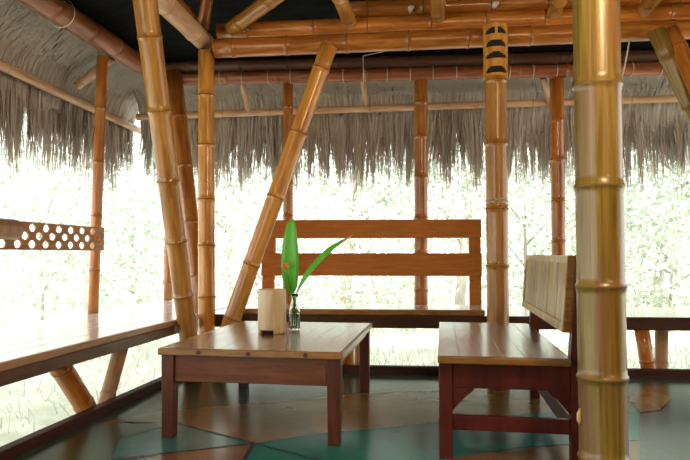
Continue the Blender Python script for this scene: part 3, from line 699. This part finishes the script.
# ------------------------------------------------------------------ garden
def gz(x, y):
    out = max(0, -2.6-x, y-5.6)
    return -.42+.05*out+.12*noise.noise(Vector((x*.4,y*.4,0)))*min(1, out)
def leafquad(b, p, s, dirv):
    a = dirv.normalized(); t = a.cross(Vector((random.gauss(0,1),random.gauss(0,1),random.gauss(0,1)))).normalized()*s*.36
    nn = a.cross(t).normalized()*s*.10
    b.add([p, p+a*s*.45+t+nn, p+a*s, p+a*s*.45-t+nn, p+a*s*.5-nn*.2], [(0,1,4),(1,2,4),(2,3,4),(3,0,4)])
def tree(name, x, y, h, crown, nl, fm, label, ls=.15, trunk=.07, lean=(0,0), low=.15, cat='tree'):
    z = gz(x, y); root = empty(name, (x,y,z-.05), label, cat)
    b = MB(); top = Vector((x+lean[0], y+lean[1], z+h*.8))
    mid = Vector((x+lean[0]*.4, y+lean[1]*.4, z+h*.4))
    b.tube(curve([Vector((x,y,z-.05)), mid, top], 7), [trunk*(1-.11*i) for i in range(7)], 9)
    tips = [top]
    for i in range(6):
        st = Vector((x,y,z)).lerp(top, random.uniform(.3, .85)); a = random.uniform(0, 6.28); l = crown*random.uniform(.5, .95)
        en = st+Vector((math.cos(a)*l, math.sin(a)*l, l*random.uniform(.3, .9))); b.tube([st, st.lerp(en,.5)+Vector((0,0,.05)), en], [trunk*.4,trunk*.28,trunk*.12], 6); tips.append(en)
    b.build('trunk', 'trunk', root)
    b = MB(); cl_ = []; nl = int(nl*1.5); ls *= .62
    for i in range(max(10, nl//45)):
        a = random.uniform(0, 6.28); u = random.random()**.5; zz = low+(1-low)*random.random()
        rad = crown*u*(math.sin(math.pi*min(1, max(.08, zz*.9)))**.5)
        cl_.append(Vector((x+lean[0]*zz+rad*math.cos(a), y+lean[1]*zz+rad*math.sin(a), z+h*zz)))
    for i in range(nl):
        c = random.choice(cl_); o = Vector((random.gauss(0,1),random.gauss(0,1),random.gauss(0,.8)))*crown*.17
        p = c+o; p.z = max(p.z, z+.02)
        leafquad(b, p, ls*random.uniform(.6, 1.4), o+Vector((random.gauss(0,.3),random.gauss(0,.3),random.gauss(-.1,.3))))
    b.build('foliage', fm, root)
def gp(px, depth):                    # garden spot seen in a direction at a distance
    r_ = ray(px, 254); return r_.x*depth, r_.y*depth
spots = [
 ('tree', -40, 9.5, 4.6, 1.5, 'f1', .10, 'pale leafy tree at the far left edge, beyond the honeycomb rail', 'tree'),
 ('shrub', 45, 8.2, 2.2, 1.1, 'f0', .03, 'pale shrub beyond the left bench, left of the slim post', 'shrub'),
 ('tree', 92, 11.5, 5.0, 1.6, 'f2', .12, 'washed out tree standing behind the slim post of the left bench', 'tree'),
 ('shrub', 140, 9.4, 2.0, 1.0, 'f1', .03, 'bushy shrub seen between the slim post and the corner poles', 'shrub'),
 ('tree', 235, 11.0, 5.2, 1.7, 'f0', .11, 'pale tree seen between the corner post and the slanting pole', 'tree'),
 ('shrub', 262, 9.0, 1.8, 1.0, 'f2', .03, 'greyish shrub seen behind the foot of the slanting pole', 'shrub'),
 ('tree', 345, 12.5, 5.6, 1.9, 'f1', .12, 'fresh green tree above the leaves in the vase', 'tree'),
 ('shrub', 385, 9.3, 1.9, 1.1, 'f0', .03, 'low pale bush seen under the slatted backrest', 'shrub'),
 ('tree', 458, 10.8, 5.0, 1.5, 'f0', .10, 'pale tree seen between the middle back post and the sleeved post', 'tree'),
 ('shrub', 525, 9.2, 2.4, 1.0, 'f1', .04, 'greenish shrub seen above the bamboo panel back', 'shrub'),
 ('tree', 580, 12.0, 5.4, 1.7, 'f2', .12, 'misty tree directly behind the thick front post', 'tree'),
 ('tree', 648, 10.0, 5.0, 1.4, 'f1', .09, 'leaning tree at right with its bare trunk crossing the open side', 'tree'),
 ('shrub', 668, 9.2, 1.7, 1.0, 'f0', .03, 'pale bush behind the right end of the back platform', 'shrub'),
 ('tree', 740, 11.0, 5.0, 1.8, 'f0', .10, 'pale tree at the far right edge of the view', 'tree'),
]
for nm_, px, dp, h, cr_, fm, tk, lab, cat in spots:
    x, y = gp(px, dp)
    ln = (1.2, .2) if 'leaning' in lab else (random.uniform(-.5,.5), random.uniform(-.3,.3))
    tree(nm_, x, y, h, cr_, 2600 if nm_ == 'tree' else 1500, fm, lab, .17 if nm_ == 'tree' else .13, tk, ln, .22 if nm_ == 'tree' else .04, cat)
# undergrowth nobody could count
b = MB()
for i in range(16000):
    if random.random() < .4: x = random.uniform(-9, -2.9); y = random.uniform(1, 12)
    else: x = random.uniform(-5, 7); y = random.uniform(6.3, 13)
    z = gz(x, y); p = Vector((x, y, z+abs(random.gauss(0, .12))))
    a = random.uniform(0, 3.14); w = .006; h = random.uniform(.06, .22); sd_ = Vector((math.cos(a)*w, math.sin(a)*w, 0)); tp_ = Vector((random.gauss(0,.06), random.gauss(0,.06), h)); p.z = z-.01
    b.add([p-sd_, p+sd_, p+tp_*.6+sd_*.8, p+tp_*.6-sd_*.8, p+tp_+Vector((tp_.x*.6,tp_.y*.6,-.01))], [(0,1,2,3),(3,2,4)])
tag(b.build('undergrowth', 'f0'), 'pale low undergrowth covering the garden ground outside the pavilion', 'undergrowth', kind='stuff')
b = MB()                                 # a wall of distant foliage at the edge of the clearing
for i in range(14000):
    a = random.uniform(-1.35, .85); dd = random.uniform(14, 17.5); x = math.sin(a)*dd; y = math.cos(a)*dd
    zz = 5.2*random.random()**1.2
    if noise.noise(Vector((a*7, zz*.8, 5))) < -.22: continue
    p = Vector((x, y, gz(x,y)+zz)); leafquad(b, p, random.uniform(.12, .30), Vector((random.gauss(0,1),random.gauss(0,1),random.gauss(0,1))))
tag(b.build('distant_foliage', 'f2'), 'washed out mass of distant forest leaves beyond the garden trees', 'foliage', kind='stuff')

# ------------------------------------------------------------------ unseen walls, added to cut front fill and raise contrast
M['wall'] = grain('added_wall_timber', (.20,.10,.04), (.36,.20,.09), scale=(8,8,.6), rough=.6, rand=.02)
b = MB(); b.box((-1.9,FY0-.08,-.1),(4.68,FY0,2.9)); tag(b.build('wall_added_rear', 'wall'), kind='structure')
b = MB(); b.box((4.6,FY0,-.1),(4.68,2.6,3.0)); tag(b.build('wall_added_right', 'wall'), kind='structure')
# ------------------------------------------------------------------ light
for nm_, lc, e in (('warm_fill', (.9,1.2,2.35), 120), ('warm_fill', (2.6,-.6,2.35), 60)):  # added warm fill lights without fittings, to tint the bamboo orange
    ld = bpy.data.lights.new(nm_, 'POINT'); ld.energy = e; ld.color = (1,.72,.42); ld.shadow_soft_size = .30
    lo = bpy.data.objects.new(nm_, ld); COL.objects.link(lo); lo.location = lc
w = bpy.data.worlds.new('sky'); S.world = w; w.use_nodes = True
bg = w.node_tree.nodes['Background']; bg.inputs['Color'].default_value = (.97, 1.0, 1.0, 1); bg.inputs['Strength'].default_value = 2.8
sd = bpy.data.lights.new('sun', 'SUN'); sd.energy = 7.2; sd.angle = R(3); sd.color = (1, .96, .88)
so = bpy.data.objects.new('sun', sd); COL.objects.link(so); so.rotation_euler = (R(38), 0, R(28))
S.view_settings.view_transform = 'Standard'; S.view_settings.look = 'None'; S.view_settings.gamma = 1
S.view_settings.use_curve_mapping = False; S.view_settings.exposure = 0.10
for o in bpy.data.objects:
    if '_o' in o: del o['_o']
